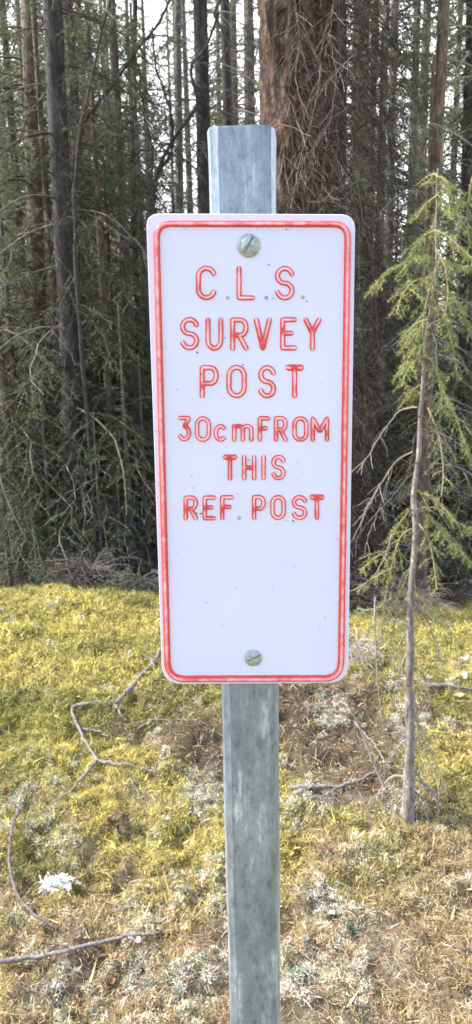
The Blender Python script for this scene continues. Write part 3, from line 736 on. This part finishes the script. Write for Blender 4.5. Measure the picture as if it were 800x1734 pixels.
# understory saplings
us = [('F',0,4.7,1.25),('F',95,4.9,1.3),('F',175,4.75,1.15),('F',225,5.0,1.35),('E',205,4.5,.95),('F',45,5.4,1.5),('F',150,5.6,1.6),('F',640,5.0,1.2),('F',720,4.6,1.1),('F',800,4.8,1.35),('F',20,4.9,.9),('E',60,4.5,.75),('F',140,5.0,.85),('E',150,4.4,.6),('F',190,5.3,.95),('E',235,4.6,.8),('E',30,4.35,.5),('F',250,5.8,1.0),('E',330,4.9,.9),('F',560,4.9,.9),('E',620,4.5,.7),('F',670,5.3,.9),('E',760,4.7,.8),('F',790,5.4,1.0),('E',100,5.4,1.0),('F',-60,5.0,1),('F',880,4.8,1),('E',400,5.2,1),('F',75,5.8,1.1),('E',185,4.45,.55),('F',480,5.6,1.0),('E',-20,4.5,.8),('E',840,4.2,.8),('F',300,5.4,.9)]
for k, (key, px, Y, sc) in enumerate(us):
    x, y = azim(px, Y)
    kd = ('tiny' if sc<.7 else 'knee high') if key=='E' else ('taller' if sc>=1 else 'waist high')
    put(key, x, y, sc, f'{kd} young spruce, {"front" if Y<4.85 else "back"} of the undergrowth, {landmark(px)}', 'young spruces at the forest edge')
for px, Y, sc in ((150,5.5,1.0),(215,6.2,1.1),(120,6.6,1.2),(15,6.0,1.15),(248,5.3,.8),(640,5.6,1.0),(700,6.4,1.2),(775,5.9,1.1),(595,6.8,1.15),(820,5.0,.9),(70,7.4,1.3),(180,7.8,1.3),(-50,5.4,1.0),(330,8.0,1.3)):
    x, y = azim(px, Y); put('G', x, y, sc, f'drooping spruce, {"front" if Y<5.8 else ("middle" if Y<6.7 else "back")} of the undergrowth, {landmark(px)}', 'drooping spruces at the forest edge')
for k in range(50):
    for _ in range(30):
        Y = 6.4 + 20*rng.random()**.8; px = rng.uniform(-200, 1400) if k > 37 else rng.uniform(-60, 860)
        if 150 < px < 330 and Y < 16 and rng.random() < .7: continue
        if 590 < px < 800 and rng.random() < .45: continue
        break
    x, y = azim(px, Y); key = rng.choice(['A','B','C','D'], p=[.17,.33,.07,.43])
    if Y < 7.5 and key == 'B': key = 'C'
    side = 'left of' if px < 250 else ('right of' if px > 600 else 'behind')
    put(key, x, y, rng.uniform(.8,1.25), f'{T[key][1]}, {depth(Y)} the wood, {landmark(px)}', 'spruces inside the wood')
for px, Y, key, sc in ((405,11,'D',1.15),(425,15,'B',1.2),(380,17,'D',1.2),(265,16,'D',1.1),(140,8.5,'D',1.0),(165,10,'D',1.1),(120,11,'B',1.1),(690,9,'B',1.0),(600,10,'A',1.1),(780,8.2,'B',.9),(30,9,'B',1.1),(240,12,'B',.9),(90,12,'B',1.0),(200,14,'B',1.0)):
    x, y = azim(px, Y); put(key, x, y, sc, f'{T[key][1]}, {depth(Y)} the wood, {landmark(px)}', 'spruces inside the wood')
# far wood: one mass
mt_ = MB(); n = 150
xs = rng.uniform(-45, 45, n); ys = rng.uniform(27, 60, n)
for i in range(n):
    h = rng.uniform(7, 13); K = 1500
    z = h*(1-rng.random(K)**.65*.93); rad = (h-z)/h*1.5*np.sqrt(rng.random(K)) ; a = rng.uniform(0,6.28,K)
    P = np.stack([xs[i]+rad*np.cos(a), ys[i]+rad*np.sin(a), z-.3*rad], 1)
    D = np.stack([np.cos(a), np.sin(a), -.5+0*a],1)+rng.normal(size=(K,3))*.4
    c = np.array([.05,.075,.03])*rng.uniform(.5,1.8,(K,1))*rng.uniform(.7,1.4)
    needles(mt_, P, D, rng.uniform(.15,.45,K), rng.uniform(.04,.12,K), c)
    tubes(mt_, np.array([[[xs[i],ys[i],-.5],[xs[i],ys[i],h]]]), np.array([[.12,.03]]), 5, np.array([[.08,.07,.06]]))
tag(mt_.build('distant_forest', M['foliage'], smooth_=False), 'distant mass of spruce forest far behind the trunks', 'forest', kind='stuff')

# dead brush heaps at the forest edge
def brush(px, Y, n, L, label, c=(.22,.18,.17), r=.002):
    x, y = azim(px, Y); g = np.array([x, y, float(H(x,y))]); r0 = empty('brush', g)
    P, Ln, z = gen_branches(n, .0, .12, L, L, .7, .6, K=8, wig=.07)
    mb = MB(); tubes(mb, P, np.full((n,1), r)*np.linspace(1.2,.5,8)[None,:], 4, TW(n, c)); Q, Lq = gen_sub(P, Ln, 9, .4, .9, .2, wig=.08); tubes(mb, Q, np.full((len(Q),1), r*.6)*np.ones((1,5)), 3, TW(len(Q), c)); C.objects.unlink(r0); r0 = mb.build('brush', M['twig'], None); r0.location = g
    tag(r0, label, 'brush', 'dead brush at the forest edge')
brush(125, 4.0, 60, .30, 'dull pinkish tangle of dead twigs at the foot of the thick dark trunk', (.17,.135,.13))
brush(215, 4.1, 40, .38, 'grey dead brush between the pink tangle and the sign', (.17,.17,.16))
brush(250, 3.9, 30, .3, 'low grey brush touching the left edge of the sign', (.12,.13,.11))
brush(70, 3.95, 26, .16, 'small dark heather like twigs poking over the left of the crest', (.10,.10,.07))
brush(180, 3.75, 30, .14, 'small low twiggy plant on the moss just before the crest', (.13,.13,.08))
brush(30, 4.35, 40, .4, 'dull brush at the far left of the crest', (.12,.13,.09))
brush(640, 3.9, 46, .5, 'grey dead brush just right of the sign behind the sapling', (.20,.18,.16))
brush(770, 4.0, 46, .5, 'grey brush at the right edge behind the sapling', (.18,.16,.14))
brush(620, 2.9, 26, .2, 'small pale twig tuft on the ground right of the sign', (.36,.32,.29))
brush(690, 3.5, 40, .4, 'brown brush directly behind the sapling stem', (.16,.13,.11))

# ------------------------------------------------------------------ near green sapling on the right
b0 = gpt(690, 1393); g = b0.copy(); YS = b0[1]
sroot = empty('spruce_sapling', g); tag(sroot, 'small live spruce sapling with bright green boughs and bare pale stem at right', 'young tree')
def tube1(mb, p, r0, r1, sides=8, col=(.3,.27,.24), pw=1.0):
    n = len(p); tubes(mb, p[None], (r0+(r1-r0)*np.linspace(0,1,n)**pw)[None,:], sides, np.array([col]))
spath = [(690,1412),(691,1380),(692,1300),(694,1200),(694,1100),(697,1000),(702,900),(705,800),(710,700),(720,600),(733,500),(738,400),(741,330),(742,285)]
p = ppath(spath, [YS-.0]*2+[YS+.01*k for k in range(12)], n=70, base=g)
p[:-1] += (np.array([fbm(np.arange(69)*.2, np.zeros(69), 0, 90, 2), fbm(np.arange(69)*.2, np.ones(69)*9, 0, 91, 2), np.zeros(69)]).T-.5)*.014
mb = MB(); r_ = np.interp(np.arange(70), [0,3,8,20,45,69], [.028,.019,.0155,.0105,.0055,.0018])
r_ = r_*(1+.25*(vn(np.arange(70)*.7, np.zeros(70),0,12)-.5))
tubes(mb, p[None], r_[None], 12); mb.build('trunk', M['bark_sapling'], sroot)
# dead pale branches
dead_paths = [([(708,690),(680,695),(650,740),(625,780),(600,802)],.0030),([(700,765),(670,780),(640,830),(612,880),(600,905)],.0032),([(640,830),(620,870),(600,890)],.002),
 ([(665,790),(650,850),(630,900),(622,940)],.002),([(694,1100),(690,1000)],.002),([(694,860),(708,930),(706,1000),(712,1030),(740,1060)],.0032),([(706,1000),(720,1010),(745,1025),(775,1030)],.002),
 ([(665,905),(650,950),(625,990),(596,1005)],.0026),([(636,1010),(634,1060),(640,1140),(646,1210),(655,1280)],.0026),([(664,1000),(666,1050),(661,1100)],.003),([(700,1020),(720,1050),(738,1090),(742,1150)],.0028),
 ([(694,1180),(710,1230),(720,1290),(738,1330),(745,1375)],.0026),([(692,1290),(715,1320),(735,1350),(742,1380)],.0032),([(692,1330),(710,1350),(722,1392)],.0030),([(690,1350),(700,1370),(712,1397)],.003),
 ([(690,1315),(668,1318),(650,1335),(640,1360)],.0042),([(650,1330),(630,1290),(610,1245),(590,1210),(575,1180)],.0042),([(655,1335),(640,1345),(625,1352)],.003),([(692,1250),(675,1262),(655,1290)],.003),
 ([(694,860),(720,862),(740,868),(760,890)],.0030),([(712,700),(735,720),(748,760)],.002),([(748,540),(760,550),(775,560)],.003),([(748,540),(720,555),(700,565)],.003),([(693,1230),(700,1300),(704,1360),(706,1395)],.0025),
 ([(693,1150),(706,1200),(712,1290),(728,1370)],.0022),([(655,1000),(645,1090),(638,1110)],.002),([(692,1340),(672,1362),(655,1392)],.0028),([(691,1355),(678,1378),(668,1400)],.0022),([(693,1310),(722,1330),(748,1345),(752,1372)],.0028),([(693,1200),(716,1240),(742,1300),(756,1345)],.0022),([(690,1240),(668,1290),(662,1330)],.0022),([(693,1270),(680,1300),(672,1345)],.002),([(693,1060),(668,1120),(676,1200),(684,1260)],.002),([(694,1120),(722,1150),(735,1220)],.002),([(692,1365),(706,1378),(733,1398)],.0024),([(690,1100),(672,1150),(660,1210)],.002)]
mb = MB()
for pts, r0 in dead_paths:
    dY = YS+.08+rng.uniform(-.10,.10)
    q = ppath(pts, [min(a_, gpt(*b_)[1]-.03) if b_[1] > 1150 else a_ for a_, b_ in zip([YS+.02]+[dY]*(len(pts)-1), pts)], n=22, base=g); q[1:] += np.cumsum(rng.normal(size=(21,3))*.0016,0)
    tube1(mb, q, r0*(1.15 if pts[0][1]>1000 else .8), r0*.45, 5, (.27,.24,.21) if pts[0][1]>1000 else (.20,.175,.15))
    Ls = np.linalg.norm(q[-1]-q[0])
    Q, Lq = gen_sub(q[None], np.array([Ls]), 9, .32, .85, .25, wig=.06); tubes(mb, Q, np.full((len(Q),1),.0009)*np.linspace(1.2,.7,5)[None,:], 3, TW(len(Q),(.24,.21,.18)))
mb.build('dead_branches', M['twig'], sroot)
# green boughs (each its own part with its needles)
boughs = [([(741,440),(715,432),(680,448),(645,470),(622,500)],1),([(741,440),(770,450),(800,452)],1),([(742,330),(722,345),(705,372)],.8),([(742,330),(765,352),(785,380)],.8),([(742,300),(735,292),(728,312)],.5),([(742,300),(752,300),(762,322)],.5),
 ([(738,390),(760,400),(790,430),(805,440)],.9),([(738,390),(715,400),(700,430)],.9),([(736,470),(700,475),(680,500),(672,530)],.7),([(736,480),(765,500),(790,540),(800,570)],1),([(733,520),(755,540),(770,600),(775,640)],.9),
 ([(725,580),(705,590),(690,610),(682,622)],1.0),([(722,600),(700,612),(684,640),(680,655)],1.0),([(722,600),(740,625),(748,670),(742,700)],1.0),([(715,650),(700,660),(690,680)],.7),([(720,560),(700,560),(685,585)],.8),
 ([(703,860),(735,880),(765,920),(800,955)],1.0),([(704,830),(740,850),(780,890),(805,900)],.8),([(700,895),(680,900),(665,950),(655,1000),(648,1035)],1.0),([(668,960),(640,975),(615,990),(600,1000)],1.0),([(660,930),(635,945),(612,965)],.7),
 ([(697,960),(680,1000),(668,1030),(640,1060)],.9),([(697,990),(715,1010),(735,1040),(760,1060)],.8),([(697,1020),(690,1050),(680,1090)],.6),([(730,540),(700,548),(690,575),(678,600)],.9),([(740,360),(730,400),(722,450),(735,480)],.7),([(738,420),(755,450),(760,500),(752,540)],.8),
 ([(735,470),(722,510),(715,560),(720,600)],.8),([(703,850),(690,870),(668,900),(655,920)],.6),([(665,1010),(650,1025),(625,1035),(605,1030)],.7),([(702,880),(725,905),(735,950),(740,1000)],.7),([(741,310),(760,330),(790,345)],.7),([(800,300),(790,360),(796,420)],.8),([(740,640),(770,700),(790,760),(800,790)],.6),([(725,690),(745,740),(752,800),(748,840)],.5)]
for pts, dens in boughs:
    e = rng.uniform(-.16,.16)
    q = ppath(pts, list(np.linspace(YS+.09, YS+.09+e, len(pts))), n=14, base=g)
    Ls = float(np.sum(np.linalg.norm(np.diff(q,axis=0),axis=1)))
    mb = MB(); tube1(mb, q, .0026, .0012, 5, (.28,.22,.13))
    nsub = max(8, int(Ls*62)); Q, Lq = gen_sub(q[None], np.array([max(.12,Ls*.55)]), nsub, .5, .8, .5, K=5, s0=.05, wig=.03)
    tubes(mb, Q, np.full((len(Q),1),.0010)*np.linspace(1,.6,5)[None,:], 3, TW(len(Q),(.28,.22,.13)))
    br = mb.build('bough', M['twig'], sroot)
    mf = MB(); gen_needles(mf, Q, Lq, 800*dens, .0115, .0015, (.18,.24,.08), (.38,.42,.16), up=.15); Q2, L2 = gen_sub(Q, Lq, 4, .55, .8, .4, K=3); gen_needles(mf, Q2, L2, 800*dens, .0105, .0014, (.18,.24,.08), (.38,.42,.16), up=.15)
    gen_needles(mf, q[None], np.array([Ls]), 900*dens, .012, .0017, (.18,.24,.08), (.38,.42,.16))
    mf.build('needles', M['foliage_near'], br, smooth_=False)

# ------------------------------------------------------------------ sticks, leaves, small things on the ground
def stick(name, paths, label, mat, r=.006, lift=.012, cat='stick', group=None):
    g = gpt(*paths[0][0]); r0 = empty(name, g) if len(paths) > 1 else None
    first = None
    for k, pts in enumerate(paths):
        P = np.array([gpt(*q) for q in pts])
        s = np.concatenate([[0], np.cumsum(np.linalg.norm(np.diff(P,axis=0),axis=1))]); n = max(16, int(s[-1]/.02)); t = np.linspace(0, s[-1], n)
        Q = np.stack([np.interp(t,s,P[:,i]) for i in range(3)],1)
        sm = H(Q[:,0], Q[:,1], False); Q[:,2] = np.maximum(Q[:,2], sm)*.6+H(Q[:,0],Q[:,1])*.4 + lift
        for _ in range(2): Q[1:-1] = (Q[:-2]+2*Q[1:-1]+Q[2:])/4
        Q[1:-1] += rng.normal(size=(n-2,3))*.0018
        rr = r*(1 if k==0 else .6)*np.linspace(1,.5 if k==0 else .35,n)*(1+.3*(vn(t*60,t*0,0,k+3)-.5))
        mb = MB(); tubes(mb, Q[None], rr[None], 8)
        # knots
        nk = max(2, int(s[-1]/.09)); pk, tk = psample(Q[None], rng.random((1,nk)))
        d = unit(rng.normal(size=(nk,3))+UP*.6)
        tubes(mb, pk[0][:,None,:] + d[:,None,:]*np.linspace(0,1,3)[None,:,None]*rng.uniform(.006,.03,(nk,1,1)), np.full((nk,3), r*.28), 4)
        if r0 is None: o = mb.build(name, mat, None, g); o.location = g; tag(o, label, cat, group)
        else: mb.build('limb' if k==0 else 'offshoot', mat, r0, g)
    if r0 is not None: tag(r0, label, cat, group)
stick('dead_branch', [[(272,1120),(235,1155),(195,1200),(118,1202),(140,1255),(165,1298)], [(165,1298),(130,1340),(100,1365),(72,1386)], [(165,1298),(215,1302),(250,1312),(285,1325)], [(140,1243),(165,1248),(185,1256)], [(195,1200),(205,1218),(215,1228)]], 'zigzag grey dead branch lying on moss left of the post', M['stick'], .0095, .02, 'branch')
stick('dead_branch', [[(0,1188),(40,1180),(100,1132)], [(40,1180),(20,1192),(0,1210)]], 'thin brown branch on the mossy slope at left edge', M['stick_dark'], .006, .012, 'branch')
stick('stick', [[(32,1385),(20,1430),(16,1480),(28,1530),(55,1565),(98,1592)]], 'curved dark brown stick arching beside the white tuft', M['stick_dark'], .0055, .032)
stick('stick', [[(-30,1655),(40,1645),(110,1633),(180,1618),(262,1603)]], 'long straight pale stick lying across the bottom left corner', M['stick'], .0065, .036)
stick('stick', [[(168,1622),(190,1635),(213,1650)]], 'short tan twig below the long straight stick', M['stick'], .0025)
stick('stick', [[(233,1245),(265,1230),(315,1222)]], 'small tan stick right of the zigzag branch', M['stick'], .0045)
stick('dead_branch', [[(490,1342),(530,1340),(570,1340),(605,1333),(628,1318)],[(530,1340),(505,1350),(480,1365)],[(570,1340),(560,1352),(520,1362)]], 'weathered grey branch lying between post and sapling', M['stick'], .008, .018, 'branch')
stick('stick', [[(718,1168),(760,1170),(830,1176)]], 'grey stick lying at the right edge behind the sapling', M['stick'], .009, .02)
stick('stick', [[(760,1607),(780,1611),(815,1618)]], 'short dark twig at lower right edge', M['stick_dark'], .0045, .012)
stick('stick', [[(320,1325),(345,1320),(375,1300)],[(345,1320),(352,1300),(360,1290)]], 'forked pale twig close to the left of the post', M['stick'], .005, .016)
stick('stick', [[(222,1328),(232,1345),(238,1360)]], 'tiny upright twig in the pale lichen band', M['stick'], .003, .02)
stick('stick', [[(600,1235),(625,1262),(648,1300)]], 'thin grey twig leaning toward the sapling foot', M['stick'], .004, .03)
# curled leaves
def leaf(px, py, size, col, label, curl=.5, az=None, group='curled dead leaves on the moss'):
    g = gpt(px, py); a = rng.uniform(0,6.28) if az is None else az
    U, V_ = np.meshgrid(np.linspace(-1,1,13), np.linspace(-1,1,9)); wdt = np.sqrt(np.clip(1-U**2,0,1))*(.55+.12*np.sin(U*5)) 
    X = U*size; Y = V_*wdt*size; Z = curl*size*(V_**2*wdt*1.1 + .5*U**2) + .012 + .1*size*np.sin(U*4+V_*2)
    XX = g[0]+X*math.cos(a)-Y*math.sin(a); YY = g[1]+X*math.sin(a)+Y*math.cos(a); ZZ = g[2]+Z+ .25*X
    idx = np.arange(U.size).reshape(U.shape); q = np.stack([idx[:-1,:-1], idx[:-1,1:], idx[1:,1:], idx[1:,:-1]], -1).reshape(-1,4)
    mb = MB(); mb.add(np.stack([XX,YY,ZZ],-1).reshape(-1,3), q, np.array([col])*rng.uniform(.85,1.15,(U.size,1)))
    o = mb.build('leaf', M['leaf'], None, g); o.location = g
    md = o.modifiers.new('s','SOLIDIFY'); md.thickness=.0006
    tag(o, label, 'leaf', group)
leaf(147,1390,.020,(.36,.22,.16),'rounded reddish brown leaf on pale lichen at left')
leaf(196,1395,.026,(.15,.08,.06),'dark brown curled leaf above a hollow in the moss',.8)
leaf(214,1402,.022,(.20,.12,.10),'dull brown leaf folded beside the dark curled one',.9)
leaf(205,1415,.020,(.12,.07,.055),'small dark leaf lying lowest in the moss hollow',.9)
leaf(12,1348,.022,(.20,.10,.07),'rusty leaf at the left edge of the ground')
leaf(487,1600,.016,(.72,.50,.46),'pale pink leaf touching the right side of the post',.3)
leaf(228,1598,.018,(.48,.40,.38),'pale curled leaf above the tip of the long stick',.7)
leaf(188,1672,.016,(.36,.17,.08),'orange brown leaf sliver near the bottom left',.9)
leaf(757,1168,.024,(.62,.50,.34),'pale tan leaf on the right beyond the sapling stem')
leaf(778,1184,.022,(.60,.38,.22),'orange tan leaf lowest of the pale ones at right')
leaf(786,1150,.02,(.66,.62,.46),'pale cream leaf nearest the right edge')
leaf(555,1443,.013,(.36,.15,.09),'small red brown leaf in moss right of the post')
leaf(560,1553,.014,(.62,.56,.48),'whitish leaf scrap in the lichen right of the post')
# white fluffy tuft
g = gpt(95,1508); mb = MB(); n = 260
for k in range(n):
    a = rng.uniform(0,6.28); e = rng.uniform(.25,1.4); L_ = rng.uniform(.010,.024)
    off = rng.normal(size=3)*np.array([.016,.012,.005]); d = unit(rng.normal(size=3)*np.array([1.3,1,.7])+np.array([0,0,.45])); sd = unit(np.cross(d, rng.normal(size=3)))
    t = np.linspace(0,1,6)[:,None]; cen_ = g + np.array([0,0,.018]) + off + d*L_*t + UP*.004*np.sin(t*5) ; w_ = (.0030*np.sin(np.clip(t*.85+.15,0,1)*PI)+.0015)*rng.uniform(.7,1.4)
    wob = unit(rng.normal(size=3))*.002*np.sin(t*7)
    V = np.concatenate([cen_-sd*w_+wob, cen_+sd*w_-wob]); i = np.arange(5); q = np.stack([i,i+1,i+7,i+6],1)
    mb.add(V, q, np.array([.80,.80,.74]))
o = mb.build('white_tuft', M['lichen'], None, g); o.location = g; tag(o, 'bright white crumpled fluffy tuft on the yellow moss at lower left', 'tuft')

# ------------------------------------------------------------------ light, sky, camera
sun_el, sun_az = math.radians(44), math.radians(-88)   # azimuth from +Y towards +X
L = bpy.data.lights.new('sun', 'SUN'); L.energy = 3.6; L.angle = math.radians(.53); L.color = (1,.95,.87)
lo = bpy.data.objects.new('sun', L); C.objects.link(lo)
dv = Vector((math.sin(sun_az)*math.cos(sun_el), math.cos(sun_az)*math.cos(sun_el), math.sin(sun_el)))
lo.rotation_euler = dv.to_track_quat('Z','Y').to_euler()
w = bpy.data.worlds.new('World'); bpy.context.scene.world = w; w.use_nodes = True
nt = w.node_tree; bg = nt.nodes['Background']
sky = nt.nodes.new('ShaderNodeTexSky'); sky.sky_type='NISHITA'; sky.sun_disc=False; sky.sun_elevation=sun_el; sky.sun_rotation=sun_az
sky.air_density=1.0; sky.dust_density=.8; sky.ozone_density=1.6
cn = nt.nodes.new('ShaderNodeTexNoise'); cn.inputs['Scale'].default_value=2.6; cn.inputs['Detail'].default_value=6; cn.inputs['Roughness'].default_value=.6
tcw = nt.nodes.new('ShaderNodeTexCoord'); mpw = nt.nodes.new('ShaderNodeMapping'); mpw.inputs['Scale'].default_value=(1,1,2.2); mpw.inputs['Location'].default_value=(.3,.8,.1)
nt.links.new(tcw.outputs['Generated'], mpw.inputs[0]); nt.links.new(mpw.outputs[0], cn.inputs['Vector'])
sxyz = nt.nodes.new('ShaderNodeSeparateXYZ'); nt.links.new(tcw.outputs['Generated'], sxyz.inputs[0])
ma = nt.nodes.new('ShaderNodeMath'); ma.operation='MULTIPLY_ADD'; nt.links.new(sxyz.outputs[1], ma.inputs[0]); ma.inputs[1].default_value=.16; nt.links.new(cn.outputs[0], ma.inputs[2])
rc = ramp(nt, ma.outputs[0], [(.43,(0,0,0)),(.58,(1,1,1))])
skc = mix(nt, sky.outputs[0], (9.5,9.6,10.2), rc.outputs[0])
nt.links.new(skc, bg.inputs[0]); bg.inputs[1].default_value=.15
cam = bpy.data.cameras.new('cam'); co = bpy.data.objects.new('cam', cam); C.objects.link(co)
cam.sensor_fit='VERTICAL'; cam.sensor_height=36; cam.lens=36*F/1734; cam.clip_end=1000; cam.clip_start=.02
X = Xw; 
right = RW @ np.array([1,0,0.]); up = RW @ np.array([0,-1,0.]); back = RW @ np.array([0,0,-1.])
co.matrix_world = Matrix(((right[0],up[0],back[0],CAM[0]),(right[1],up[1],back[1],CAM[1]),(right[2],up[2],back[2],CAM[2]),(0,0,0,1)))
cam.dof.use_dof=True; cam.dof.focus_distance=.60; cam.dof.aperture_fstop=22
sc = bpy.context.scene; sc.camera = co
sc.view_settings.view_transform='Standard'; sc.view_settings.look='None'; sc.view_settings.gamma=1; sc.view_settings.exposure=1.53
sc.render.resolution_x=472; sc.render.resolution_y=1024
